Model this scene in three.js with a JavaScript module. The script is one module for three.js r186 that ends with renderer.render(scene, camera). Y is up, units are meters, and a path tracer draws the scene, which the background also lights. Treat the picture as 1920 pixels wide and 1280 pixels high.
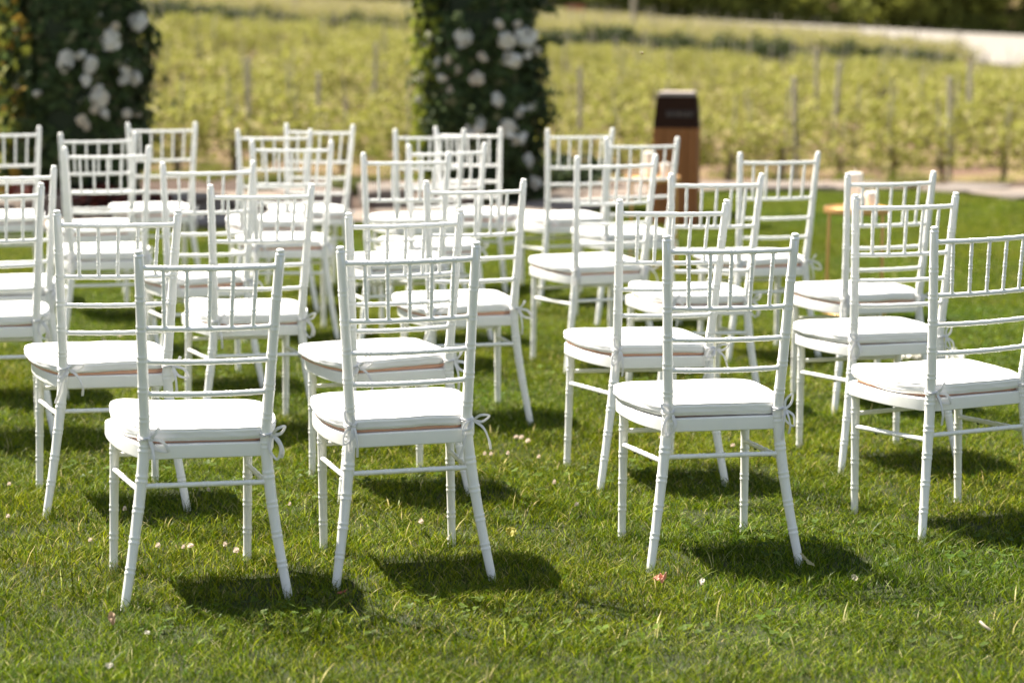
import * as THREE from 'three';
import { ImprovedNoise } from 'three/addons/math/ImprovedNoise.js';
import { mergeGeometries } from 'three/addons/utils/BufferGeometryUtils.js';
import { RoundedBoxGeometry } from 'three/addons/geometries/RoundedBoxGeometry.js';

// ---------------------------------------------------------------- camera, sky, sun, exposure
const scene = new THREE.Scene();
const camera = new THREE.PerspectiveCamera(16.07, 1024 / 682, 0.1, 1500);
camera.position.set(0, 1.5158, 0);
camera.rotation.order = 'YXZ';
camera.rotation.set(-0.13612, 0, 0.00507);
camera.focus = 6.75;
camera.userData.fStop = 2.75;
scene.add(camera);

const renderer = new THREE.WebGLRenderer({ antialias: true });
renderer.setSize(1024, 682);
renderer.toneMapping = THREE.LinearToneMapping;
renderer.toneMappingExposure = 3.3;
renderer.shadowMap.enabled = true;

const SUN = new THREE.Vector3(-0.56, 1, -0.42).normalize();   // towards the sun
{
  const W = 512, H = 256, d = new Float32Array(W * H * 4), n = new ImprovedNoise();
  for (let j = 0; j < H; j++) for (let i = 0; i < W; i++) {
    const el = ((j + 0.5) / H - 0.5) * Math.PI, az = ((i + 0.5) / W - 0.5) * 2 * Math.PI;
    const x = Math.cos(el) * Math.cos(az), y = Math.sin(el), z = Math.cos(el) * Math.sin(az);
    const up = Math.max(y, 0), t = Math.pow(1 - up, 3.2);
    let r = 0.31 + 0.41 * t, g = 0.41 + 0.35 * t, b = 0.57 + 0.26 * t;
    const s = Math.max(0, x * SUN.x + y * SUN.y + z * SUN.z), glow = 0.30 * Math.pow(s, 5) + 0.4 * Math.pow(s, 40);
    r += glow; g += glow * 0.95; b += glow * 0.85;
    const k = 2.2 / (up + 0.22), c = n.noise(x * k + 3.1, z * k, 0.5) * 0.6 + n.noise(x * k * 2.3, z * k * 2.3, 4.2) * 0.3;
    const cl = THREE.MathUtils.smoothstep(c, 0.02, 0.45) * 0.6;
    r += (0.86 - r) * cl; g += (0.87 - g) * cl; b += (0.88 - b) * cl;
    if (y < 0) { r = 0.28; g = 0.29; b = 0.2; }
    const q = (j * W + i) * 4, m = 0.33; d[q] = r * m; d[q + 1] = g * m; d[q + 2] = b * m; d[q + 3] = 1;
  }
  const sky = new THREE.DataTexture(d, W, H, THREE.RGBAFormat, THREE.FloatType);
  sky.mapping = THREE.EquirectangularReflectionMapping; sky.magFilter = THREE.LinearFilter; sky.minFilter = THREE.LinearFilter;
  sky.needsUpdate = true;
  scene.background = sky; scene.environment = sky;
}
const sun = new THREE.DirectionalLight(new THREE.Color(1, 0.925, 0.79), 5);
sun.position.copy(SUN).multiplyScalar(60).add(new THREE.Vector3(0, 0, -12));
sun.target.position.set(0, 0, -12); scene.add(sun, sun.target);
sun.castShadow = true; sun.shadow.mapSize.set(4096, 4096);
Object.assign(sun.shadow.camera, { left: -18, right: 18, top: 18, bottom: -18, near: 1, far: 140 });

// ---------------------------------------------------------------- helpers
function rng(a) { return () => { a |= 0; a = a + 0x6D2B79F5 | 0; let t = Math.imul(a ^ a >>> 15, 1 | a); t = t + Math.imul(t ^ t >>> 7, 61 | t) ^ t; return ((t ^ t >>> 14) >>> 0) / 4294967296; }; }
const V = (x, y, z) => new THREE.Vector3(x, y, z);
const perlin = new ImprovedNoise();
const noise = (x, y, z = 0.37) => perlin.noise(x, y, z);
const fbm = (x, y, z = 0.37) => noise(x, y, z) * 0.55 + noise(x * 2.1, y * 2.1, z + 3) * 0.28 + noise(x * 4.3, y * 4.3, z + 7) * 0.17;
const lerp = THREE.MathUtils.lerp, clamp = THREE.MathUtils.clamp, smooth = THREE.MathUtils.smoothstep;
const used = {};
function numbered(name) { const k = used[name] = (used[name] ?? -1) + 1; return k ? `${name}_${String(k).padStart(3, '0')}` : name; }
function shade(o) { o.traverse(m => { if (m.isMesh) { m.castShadow = true; m.receiveShadow = true; } }); return o; }
function tag(o, label, category, group, kind) {
  if (label) o.userData.label = label; if (category) o.userData.category = category;
  if (group) o.userData.group = group; if (kind) o.userData.kind = kind; return o;
}
function thing(name, label, category, pos = [0, 0, 0], turn = 0, group) {
  const o = new THREE.Group(); o.name = numbered(name); o.position.set(...pos); o.rotation.y = turn; scene.add(o);
  return tag(o, label, category, group);
}
function part(name, geo, mat, parent) { const m = new THREE.Mesh(geo, mat); m.name = name; m.castShadow = m.receiveShadow = true; parent.add(m); return m; }
function single(name, geo, mat, label, category, group, kind) { const m = part(numbered(name), geo, mat, scene); return tag(m, label, category, group, kind); }
function copyOf(src, name, pos, turn, label, category, group) {
  const o = src.clone(); o.name = numbered(name); o.userData = {}; o.position.set(...pos); o.rotation.set(0, turn, 0); scene.add(o);
  return tag(o, label, category, group);
}
function merge(list) { return list.length === 1 ? list[0] : mergeGeometries(list.map(g => g.index ? g : g), false); }
function fromArrays(pos, idx, opt = {}) {
  const g = new THREE.BufferGeometry();
  g.setAttribute('position', new THREE.Float32BufferAttribute(pos, 3));
  if (opt.uv) g.setAttribute('uv', new THREE.Float32BufferAttribute(opt.uv, 2));
  if (opt.color) g.setAttribute('color', new THREE.Float32BufferAttribute(opt.color, 3));
  g.setIndex(idx); g.computeVertexNormals(); return g;
}
// a turned rod: along curve(t), with [t, radius] rings
function rod(curve, rings, radial = 10) {
  const pos = [], uv = [], idx = [], n = V(), b = V(), t = V(), L = curve.getLength ? curve.getLength() : 1;
  let ref = null;
  rings.forEach(([u, r], i) => {
    const p = curve.getPointAt(clamp(u, 0, 1)); t.copy(curve.getTangentAt(clamp(u, 0, 1)));
    if (!ref) ref = Math.abs(t.y) > 0.7 ? V(0, 0, 1) : V(0, 1, 0);
    b.crossVectors(t, ref).normalize(); n.crossVectors(b, t).normalize();
    for (let k = 0; k <= radial; k++) {
      const a = k / radial * Math.PI * 2, c = Math.cos(a) * r, s = Math.sin(a) * r;
      pos.push(p.x + n.x * c + b.x * s, p.y + n.y * c + b.y * s, p.z + n.z * c + b.z * s); uv.push(k / radial, u * L);
    }
    if (i) for (let k = 0; k < radial; k++) { const A = (i - 1) * (radial + 1) + k, B = A + radial + 1; idx.push(A, A + 1, B, B, A + 1, B + 1); }
  });
  const cap = (row, flip) => { const s = row * (radial + 1); for (let k = 1; k < radial - 1; k++) flip ? idx.push(s, s + k + 1, s + k) : idx.push(s, s + k, s + k + 1); };
  cap(0, true); cap(rings.length - 1, false);
  const g = fromArrays(pos, idx, { uv });
  const nn = g.attributes.normal;                                  // close the seam of the normals
  for (let i = 0; i < rings.length; i++) { const a = i * (radial + 1), z = a + radial; const s = V().fromBufferAttribute(nn, a).add(V().fromBufferAttribute(nn, z)).normalize(); nn.setXYZ(a, s.x, s.y, s.z); nn.setXYZ(z, s.x, s.y, s.z); }
  return g;
}
// rings of a rod of length L with double beads at the given places (metres)
function beaded(L, radius, nodes, h = 0.0014, w = 0.0095) {
  const s = new Set([0, L]); for (let q = 0; q < L; q += 0.035) s.add(q);
  let list = [...s].filter(q => nodes.every(n => Math.abs(q - n) > w * 1.25)).map(q => [q, radius(q / L)]);
  for (const n of nodes) for (const [o, e] of [[-1.15, 0], [-1, 0.75], [-0.7, 1], [-0.4, 0.75], [-0.16, 0.1], [0.16, 0.1], [0.4, 0.75], [0.7, 1], [1, 0.75], [1.15, 0]])
    if (n + o * w > 0 && n + o * w < L) list.push([n + o * w, radius((n + o * w) / L) + e * h]);
  list.sort((a, b) => a[0] - b[0]); return list.map(([q, r]) => [q / L, r]);
}
function ribbon(points, w, thick = 0.0009, ref = V(0, 0, 1), seg = 26) {
  const c = new THREE.CatmullRomCurve3(points), pos = [], idx = [];
  for (let i = 0; i <= seg; i++) {
    const u = i / seg, p = c.getPoint(u), t = c.getTangent(u), a = V().crossVectors(t, ref).normalize(), n = V().crossVectors(a, t).normalize();
    const ww = w * (0.85 + 0.15 * Math.sin(u * 9)) / 2;
    for (const [sa, sn] of [[-1, 1], [1, 1], [1, -1], [-1, -1]]) pos.push(p.x + a.x * sa * ww + n.x * sn * thick, p.y + a.y * sa * ww + n.y * sn * thick, p.z + a.z * sa * ww + n.z * sn * thick);
    if (i) for (let k = 0; k < 4; k++) { const A = (i - 1) * 4 + k, B = (i - 1) * 4 + (k + 1) % 4; idx.push(A, B, A + 4, B, B + 4, A + 4); }
  }
  return fromArrays(pos, idx);
}
function dataTexture(size, fn, srgb) {
  const d = new Uint8Array(size * size * 4);
  for (let j = 0; j < size; j++) for (let i = 0; i < size; i++) { const c = fn(i / size, j / size), q = (j * size + i) * 4; d[q] = c[0] * 255; d[q + 1] = c[1] * 255; d[q + 2] = c[2] * 255; d[q + 3] = 255; }
  const t = new THREE.DataTexture(d, size, size); t.wrapS = t.wrapT = THREE.RepeatWrapping; t.magFilter = THREE.LinearFilter; t.minFilter = THREE.LinearMipmapLinearFilter;
  if (srgb) t.colorSpace = THREE.SRGBColorSpace; t.needsUpdate = true; return t;
}
const tile = (f, u, v, per) => { // seamless noise
  const a = f(u * per, v * per), b = f((u - 1) * per, v * per), c = f(u * per, (v - 1) * per), d = f((u - 1) * per, (v - 1) * per);
  return lerp(lerp(a, b, u), lerp(c, d, u), v);
};
const lin = (r, g, b) => new THREE.Color().setRGB(r, g, b);
function leafMat(color, trans, rough = 0.85, extra = {}) {
  return new THREE.MeshPhysicalMaterial({ color, roughness: rough, transmission: trans, thickness: 0, side: THREE.DoubleSide, vertexColors: true, ...extra });
}

// ---------------------------------------------------------------- materials
const smudge = dataTexture(256, (u, v) => { const a = tile((x, y) => fbm(x, y, 2.2), u, v, 6), b = tile((x, y) => noise(x, y, 9.1), u, v, 40); const f = tile((x, y) => noise(x, y, 3.7), u, v, 64), k = clamp(0.96 + a * 0.08 - Math.max(0, b - 0.45) * 0.25 - smooth(f, 0.66, 0.74) * 0.45, 0, 1); return [k, k, k * 0.99]; });
const smudgeTex = smudge.clone(); smudgeTex.repeat.set(1, 3); smudgeTex.needsUpdate = true;
const M = {
  paint: new THREE.MeshPhysicalMaterial({ color: lin(0.885, 0.88, 0.865), roughness: 0.36, map: smudgeTex, clearcoat: 0.15, clearcoatRoughness: 0.3 }),
  fabric: new THREE.MeshPhysicalMaterial({ color: lin(0.85, 0.84, 0.84), roughness: 0.92, sheen: 0.2, sheenRoughness: 0.6 }),
  ribbon: new THREE.MeshPhysicalMaterial({ color: lin(0.85, 0.84, 0.85), roughness: 0.6, transmission: 0.25, thickness: 0, side: THREE.DoubleSide }),
  peach: new THREE.MeshStandardMaterial({ color: lin(0.68, 0.38, 0.25), roughness: 0.8 }),
  plug: new THREE.MeshStandardMaterial({ color: lin(0.02, 0.02, 0.02), roughness: 0.5 }),
  gold: new THREE.MeshStandardMaterial({ color: lin(0.72, 0.42, 0.17), metalness: 0.75, roughness: 0.38 }),
  wax: new THREE.MeshPhysicalMaterial({ color: lin(0.86, 0.80, 0.72), roughness: 0.55, transmission: 0.0 }),
  wick: new THREE.MeshStandardMaterial({ color: lin(0.8, 0.76, 0.68), roughness: 0.9 }),
  petal: new THREE.MeshPhysicalMaterial({ color: lin(0.82, 0.80, 0.74), roughness: 0.8, transmission: 0.3, thickness: 0, side: THREE.DoubleSide }),
  blush: new THREE.MeshPhysicalMaterial({ color: lin(0.78, 0.71, 0.60), roughness: 0.8, transmission: 0.3, thickness: 0, side: THREE.DoubleSide }),
  clover: new THREE.MeshPhysicalMaterial({ color: lin(0.78, 0.66, 0.58), roughness: 0.85, transmission: 0.3, thickness: 0, side: THREE.DoubleSide }),
  stem: new THREE.MeshStandardMaterial({ color: lin(0.09, 0.13, 0.03), roughness: 0.8 }),
  bark: new THREE.MeshStandardMaterial({ color: lin(0.10, 0.065, 0.042), roughness: 0.95 }),
  post: new THREE.MeshStandardMaterial({ color: lin(0.40, 0.37, 0.30), roughness: 0.85 }),
  grass: leafMat(lin(1, 1, 1), 0.42, 0.85, { specularIntensity: 0.16, clearcoat: 0.16, clearcoatRoughness: 0.36 }),
  leaf: leafMat(lin(1, 1, 1), 0.45, 0.85, { specularIntensity: 0.2 }),
};

// ---------------------------------------------------------------- terrain
function fieldY(x, d) {                       // height of the vineyard ground at distance d in front of the camera
  const rise = 0.0085 * (d - 25), fade = smooth(d, 24, 60);
  const tilt = x > 0 ? lerp(0.055, 0.045, smooth(d, 95, 200)) : lerp(0.055, 0.042, smooth(d, 95, 200));
  const bank = 0.7 * smooth(d, 86.5, 89.5) - 0.5 * smooth(d, 60, 86);
  return -0.25 + rise - clamp(x, -120, 120) * tilt * fade + bank;
}
{ // lawn soil sheet
  const t = dataTexture(512, (u, v) => { const a = tile((x, y) => fbm(x, y, 1.3), u, v, 8), b = tile((x, y) => noise(x, y, 5.5), u, v, 60); const k = clamp(0.5 + a * 0.8 + b * 0.35, 0, 1); return [lerp(0.10, 0.22, k), lerp(0.12, 0.25, k), lerp(0.04, 0.07, k)]; }, true);
  t.repeat.set(60, 60); t.needsUpdate = true;
  const g = new THREE.PlaneGeometry(70, 62, 1, 1).rotateX(-Math.PI / 2); g.translate(0, 0, 10);
  const m = part('lawn', g, new THREE.MeshStandardMaterial({ map: t, roughness: 1 }), scene); m.userData.kind = 'structure';
}
{ // vineyard ground: one sheet to the horizon
  const t = dataTexture(512, (u, v) => { const a = tile((x, y) => fbm(x, y, 7.3), u, v, 7), b = tile((x, y) => noise(x, y, 1.5), u, v, 50), k = clamp(0.5 + a * 1.1 + b * 0.5, 0, 1); const s = smooth(k, 0.35, 0.7); return [lerp(0.37, 0.44, s), lerp(0.27, 0.385, s), lerp(0.21, 0.22, s)]; }, true);
  const pos = [], uv = [], idx = [], xs = [], ds = [];
  for (let i = -60; i <= 60; i++) xs.push(Math.sign(i) * (Math.abs(i) * 0.7 + Math.pow(Math.abs(i), 2) * 0.1));
  ds.push(21.05, 21.6, 22.4); for (let d = 23; d < 92; d += 1) ds.push(d); for (let d = 92; d <= 210; d += 4) ds.push(d); ds.push(225, 245, 270, 300, 340, 420, 600, 900);
  for (const d of ds) for (const x of xs) {
    let y = d < 23.2 ? lerp(-0.01, fieldY(x, 25), smooth(d, 21.4, 23.2)) : fieldY(x, Math.min(d, 205));
    if (d > 203) y += (d - 203) * 0.16; y += d > 23 ? noise(x * 0.25, d * 0.25) * 0.06 : 0;
    pos.push(x, y, -d); uv.push(x / 5, d / 5);
  }
  for (let j = 0; j < ds.length - 1; j++) for (let i = 0; i < xs.length - 1; i++) { const A = j * xs.length + i, B = A + xs.length; idx.push(A, A + 1, B, A + 1, B + 1, B); }
  const m = part('vineyard_ground', fromArrays(pos, idx, { uv }), new THREE.MeshStandardMaterial({ map: t, roughness: 1 }), scene); m.userData.kind = 'structure';
}
const roadEdge = [[17.4, 90], [18.2, 96], [20.0, 108], [22.0, 136], [18.5, 160], [7, 176], [-40, 181], [-110, 182], [-110, 200], [-40, 200], [10, 199], [60, 201], [110, 201], [110, 90]];
function inPoly(x, d, P) { let c = false; for (let i = 0, j = P.length - 1; i < P.length; j = i++) if ((P[i][1] > d) !== (P[j][1] > d) && x < (P[j][0] - P[i][0]) * (d - P[i][1]) / (P[j][1] - P[i][1]) + P[i][0]) c = !c; return c; }
{ // pale gravel track and yard beyond the vines
  const pos = [], idx = [], uv = [];
  let k = 0;
  for (let d = 60; d < 200; d += 2) for (let x = -110; x < 110; x += 2) {
    if (!inPoly(x + 1, d + 1, roadEdge)) continue;
    for (const [a, b] of [[0, 0], [2, 0], [0, 2], [2, 2]]) { pos.push(x + a, fieldY(x + a, d + b) + 0.12, -(d + b)); uv.push((x + a) / 4, (d + b) / 4); }
    idx.push(k, k + 1, k + 2, k + 1, k + 3, k + 2); k += 4;
  }
  const t = dataTexture(256, (u, v) => { const a = tile((x, y) => fbm(x, y, 4.1), u, v, 9), q = clamp(0.53 + a * 0.22, 0, 1); return [q, q * 0.95, q * 0.89]; }, true);
  const m = part('gravel_road', fromArrays(pos, idx, { uv }), new THREE.MeshStandardMaterial({ map: t, roughness: 1 }), scene); m.userData.kind = 'structure';
}

// ---------------------------------------------------------------- stone edging round the lawn, bed behind it
const edge = [[-8, -13.9], [-6, -14.8], [-4.2, -15.7], [-2.77, -16.42], [-2.18, -16.66], [-0.99, -17.14], [-0.1, -17.42], [0.5, -18.1], [1.0, -19.4], [1.5, -20.2], [2.6, -20.42], [3.3, -20.5], [3.68, -20.3], [4.0, -19.75], [4.5, -18.9], [5.6, -17.6], [7.5, -16.2]];
const edgeCurve = new THREE.CatmullRomCurve3(edge.map(([x, z]) => V(x, 0, z)), false, 'catmullrom', 0.4);
{ // soil of the planting bed, a raised sheet behind the edging
  const s = new THREE.Shape(), P = edgeCurve.getPoints(90); s.moveTo(P[0].x, -P[0].z + 0.3);
  P.forEach(p => s.lineTo(p.x, -p.z + 0.3)); s.lineTo(11, 17.0); s.lineTo(11, 21.3); s.lineTo(-12, 21.3); s.lineTo(-12, 15);
  const g = new THREE.ExtrudeGeometry(s, { depth: 0.035, bevelEnabled: false }).rotateX(-Math.PI / 2);
  const t = dataTexture(256, (u, v) => { const a = tile((x, y) => fbm(x, y, 3.3), u, v, 9), b = tile((x, y) => noise(x, y, 1.5), u, v, 50), k = clamp(0.5 + a + b * 0.5, 0, 1); return [lerp(0.19, 0.31, k), lerp(0.14, 0.22, k), lerp(0.105, 0.155, k)]; }, true);
  const m = part('planting_bed', g, new THREE.MeshStandardMaterial({ map: t, roughness: 1 }), scene); m.userData.kind = 'structure';
}
{
  const R = rng(41), stoneMats = [[0.185, 0.15, 0.125], [0.21, 0.165, 0.135], [0.15, 0.125, 0.108], [0.20, 0.165, 0.145]].map(c => new THREE.MeshStandardMaterial({ color: lin(...c), roughness: 0.95 }));
  const stoneGeo = k => { const g = new RoundedBoxGeometry(1, 1, 1, 2, 0.12), p = g.attributes.position; for (let i = 0; i < p.count; i++) { const x = p.getX(i), y = p.getY(i), z = p.getZ(i); p.setXYZ(i, x + noise(x * 2 + k, y * 2, z * 2) * 0.16, y + noise(x * 3, y * 3 + k, z * 3) * 0.16, z + noise(x * 2, y * 2, z * 2 + k) * 0.16); } g.computeVertexNormals(); return g; };
  const geos = [1, 2, 3, 4, 5].map(k => stoneGeo(k * 7.7));
  const t = thing('stone_edging', 'pale stone kerb running along the far edge of the lawn in front of the vineyard', 'stone edging');
  const L = edgeCurve.getLength(); let s = 0;
  const lay = (s, w, off, depth, y, h) => {
    const p = edgeCurve.getPointAt(clamp(s / L, 0, 1)), tg = edgeCurve.getTangentAt(clamp(s / L, 0, 1)), n = V(tg.z, 0, -tg.x);   // n points away from the lawn
    const m = part('stone', geos[R() * 5 | 0], stoneMats[R() * 4 | 0], t); m.scale.set(w * 0.97, h, depth); m.position.set(p.x + n.x * (off + depth / 2), y + h / 2, p.z + n.z * (off + depth / 2)); m.rotation.y = Math.atan2(-tg.z, tg.x) + (R() - 0.5) * 0.06;
  };
  while (s < L - 0.4) {
    const w = 0.34 + R() * 0.3, x = edgeCurve.getPointAt(s / L).x;
    lay(s + w / 2, w, 0, 0.40 + R() * 0.05, -0.04, 0.082 + R() * 0.012);
    lay(s + w / 2, w, 0.43, 0.30 + R() * 0.06, -0.04, 0.082 + R() * 0.014);
    if (x > -8 && x < 0.9) lay(s + w / 2, w, 0.86 + R() * 0.05, 0.45 + R() * 0.2, -0.02, 0.17 + R() * 0.05);
    s += w;
  }
}

// ---------------------------------------------------------------- chairs
const Y0 = -0.02;
const postPts = s => [[0.1785, 0.9, 0.0545], [0.1705, 0.75, 0.038], [0.1625, 0.58, 0.0195], [0.1568, 0.46, 0.004], [0.1572, 0.40, 0.0], [0.168, 0.29, 0.0055], [0.1885, 0.145, 0.022], [0.2095, 0.02, 0.041], [0.215, -0.02, 0.046]].map(([x, y, z]) => V(s * x, y, z));
const postCurve = s => new THREE.CatmullRomCurve3(postPts(s), false, 'catmullrom', 0.5);
const postAt = (() => { const P = postCurve(1).getPoints(400); return y => { let b = P[0]; for (const p of P) if (Math.abs(p.y - y) < Math.abs(b.y - y)) b = p; return b; }; })();
const outline = (() => {   // seat outline, going round, right half mirrored
  const r = [[0.0, 0.006], [0.09, 0.006], [0.146, 0.004], [0.168, -0.02], [0.190, -0.075], [0.206, -0.15], [0.213, -0.24], [0.213, -0.33], [0.205, -0.385], [0.178, -0.415], [0.12, -0.426], [0.05, -0.43]];
  const pts = [...r.map(([x, z]) => V(x, 0, z)), ...r.slice(1).reverse().map(([x, z]) => V(-x, 0, z))];
  const c = new THREE.CatmullRomCurve3(pts, true, 'centripetal'); return c.getSpacedPoints(96).slice(0, 96);
})();
function slab(rows, wob) {   // rows of [inset, y]: a closed body over the seat outline
  const N = outline.length, pos = [], idx = [], C = V(0, 0, -0.215);
  rows.forEach(([inset, y], j) => outline.forEach((p, i) => {
    const k = 1 - inset / 0.205; let x = C.x + (p.x - C.x) * k, z = C.z + (p.z - C.z) * k, yy = y;
    if (wob) [x, yy, z] = wob(x, y, z, i, j, inset); pos.push(x, yy, z);
    if (j) { const A = (j - 1) * N + i, B = (j - 1) * N + (i + 1) % N; idx.push(A, A + N, B, B, A + N, B + N); }
  }));
  const last = rows.length - 1; let c0 = V(), c1 = V();
  for (let i = 0; i < N; i++) { c0.x += pos[i * 3] / N; c0.y += pos[i * 3 + 1] / N; c0.z += pos[i * 3 + 2] / N; const q = (last * N + i) * 3; c1.x += pos[q] / N; c1.y += pos[q + 1] / N; c1.z += pos[q + 2] / N; }
  pos.push(c0.x, c0.y, c0.z, c1.x, c1.y, c1.z); const a = N * rows.length;
  for (let i = 0; i < N; i++) { idx.push(a, i, (i + 1) % N); idx.push(a + 1, last * N + (i + 1) % N, last * N + i); }
  const uv = []; for (let i = 0; i < pos.length; i += 3) uv.push(pos[i] * 1.5 + 0.5, pos[i + 2] * 1.5 + pos[i + 1]);
  return fromArrays(pos, idx, { uv });
}
const SD = -0.0355;   // the seat sits this much below the heights written in the profiles
const RAILS = [0.874, 0.719, 0.633, 0.549];
const bow = f => 0.013 * (1 - (2 * f - 1) ** 2);
const railPoint = (y, f) => { const p = postAt(y); return V(lerp(-p.x, p.x, f), y - 0.002 * (1 - (2 * f - 1) ** 2), p.z + bow(f)); };
const chairGeo = (() => {
  const g = {}; const pc = [-1, 1].map(postCurve), L = pc[0].getLength();
  const pr = u => u < 0.5 ? lerp(0.0122, 0.0146, u / 0.5) : lerp(0.0150, 0.0112, Math.max(0, (u - 0.62) / 0.38));
  const nodes = []; for (let q = 0.105; q < L - 0.05; q += 0.0785) nodes.push(q);
  g.post = pc.map(c => {
    const body = rod(c, beaded(L, pr, nodes, 0.0013, 0.0095), 14), p = c.getPointAt(0), t = c.getTangentAt(0).negate();
    const fin = new THREE.LatheGeometry([[0, 0.0205], [0.004, 0.0203], [0.0085, 0.019], [0.0106, 0.0165], [0.0108, 0.0145], [0.0092, 0.012], [0.0088, 0.0095], [0.0112, 0.0075], [0.0126, 0.0055], [0.0126, 0.0035], [0.0116, 0.002], [0.0122, 0]].reverse().map(([r, y]) => new THREE.Vector2(r, y)), 16);
    fin.applyQuaternion(new THREE.Quaternion().setFromUnitVectors(V(0, 1, 0), t)); fin.translate(p.x, p.y, p.z);
    return merge([body, fin]);
  });
  g.frontLeg = [-1, 1].map(s => { const c = new THREE.LineCurve3(V(s * 0.1815, 0.392, -0.384), V(s * 0.1838, -0.03, -0.39)); return rod(c, beaded(0.422, u => lerp(0.0132, 0.0108, u), [0.065, 0.143, 0.221, 0.299, 0.377], 0.0013), 14); });
  g.rail = RAILS.map((y, k) => { const c = new THREE.CatmullRomCurve3([0, 0.125, 0.25, 0.375, 0.5, 0.625, 0.75, 0.875, 1].map(f => railPoint(y, f))), l = c.getLength(); return rod(c, beaded(l, () => k ? 0.0069 : 0.0073, [1, 2, 3, 4, 5].map(q => q / 6 * l), 0.0012, 0.0085), 10); });
  g.spindle = [1, 2, 3, 4, 5].map(k => { const a = railPoint(RAILS[0], k / 6), b = railPoint(RAILS[1], k / 6), c = new THREE.LineCurve3(a, b), l = a.distanceTo(b); return rod(c, beaded(l, () => 0.0052, [0.24, 0.49, 0.74].map(q => q * l), 0.0012, 0.0075), 10); });
  const st = (a, b, n, r) => { const c = new THREE.LineCurve3(a, b), l = a.distanceTo(b); return rod(c, beaded(l, () => r, n.map(q => q * l), 0.0011, 0.0085), 10); };
  const q = postAt(0.309), q2 = postAt(0.296);
  g.backStretcher = st(V(-q.x, 0.309, q.z), V(q.x, 0.309, q.z), [0.14, 0.32, 0.5, 0.68, 0.86], 0.0068);
  g.frontStretcher = st(V(-0.182, 0.317, -0.386), V(0.182, 0.317, -0.386), [0.2, 0.4, 0.6, 0.8], 0.0068);
  g.sideStretcher = [-1, 1].map(s => st(V(s * 0.1825, 0.277, -0.386), V(s * q2.x, 0.296, q2.z), [0.3, 0.44, 0.58, 0.72], 0.0072));
  g.plug = [-1, 1].map(s => merge([0.3, 0.7].map(f => new THREE.CylinderGeometry(0.004, 0.004, 0.006, 8).translate(s * lerp(0.1825, q2.x, f), lerp(0.277, 0.296, f) - 0.009, lerp(-0.386, q2.z, f)))));
  g.frame = slab([[0.02, 0.4125], [0.004, 0.4125], [0.001, 0.4135], [0, 0.416], [0, 0.4465], [0.001, 0.449], [0.004, 0.4505], [0.03, 0.4505]]).translate(0, SD, 0);
  return g;
})();
function cushionParts(seed) {
  const R = rng(seed), ph = R() * 50, dx = [-0.004, -0.016, 0.008, -0.006][seed % 4], rot = [0.0, 0.05, -0.03, 0.02][seed % 4];
  const liftL = [0.002, 0.004, 0.012, 0.0][seed % 4], liftB = [0.001, 0.006, 0.003, 0.0][seed % 4], c = Math.cos(rot), s = Math.sin(rot);
  const move = (x, y, z) => {
    const front = smooth(-z, 0.15, 0.42), left = smooth(-x, 0.02, 0.21), back = smooth(z, -0.12, 0);
    const yy = y + liftL * front * left + liftB * back * (0.6 + 0.4 * Math.sin(x * 14 + ph)) + noise(x * 9 + ph, z * 9) * 0.003 + noise(x * 22 + ph, z * 16, 3) * 0.0011;
    return [dx + x * c + (z + 0.21) * s, yy, -0.21 - x * s + (z + 0.21) * c - 0.003];
  };
  const wob = (x, y, z, i, j, inset) => {
    const side = inset < 0.008 ? 1 : 0, f = 1 + side * (noise(x * 30 + ph, z * 30, y * 60) * 0.008 + noise(x * 7 + ph, z * 7, y * 20) * 0.007);
    const puck = side * noise(x * 70 + ph, z * 70, 2) * 0.0008;
    return move(x * f, y + puck, -0.215 + (z + 0.215) * f);
  };
  const dn = [0.4555, 0.456, 0.4535, 0.452][seed % 4], rows = [[0.03, dn + 0.001], [0.012, dn + 0.0012], [0.005, dn + 0.0032], [0.002, 0.464], [0.0005, 0.468], [0.0022, 0.4725], [0.0005, 0.477], [0.0012, 0.4815], [0.004, 0.4862], [0.0052, 0.4875], [0.0095, 0.4905], [0.018, 0.4925], [0.04, 0.4952], [0.08, 0.4972], [0.13, 0.498], [0.175, 0.498]];
  const top = slab(rows, wob);
  const pipe = new THREE.CatmullRomCurve3(outline.map((p, i) => { const k = 1 - 0.0035 / 0.205; return V(...move(p.x * k, 0.4865, -0.215 + (p.z + 0.215) * k)); }), true);
  const bi = [0.010, 0.009, 0.015, 0.02][seed % 4], board = slab([[bi + 0.01, 0.4512], [bi + 0.002, 0.4512], [bi, 0.4525], [bi, 0.4562], [bi + 0.002, 0.4575], [bi + 0.01, 0.4575]], (x, y, z) => { const m = move(x, y, z); m[1] = lerp(y, m[1], (y - 0.4512) / 0.0063); return m; });
  return { top: top.translate(0, SD, 0), pipe: new THREE.TubeGeometry(pipe, 180, 0.0016, 5, true).translate(0, SD, 0), board: board.translate(0, SD, 0) };
}
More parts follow.
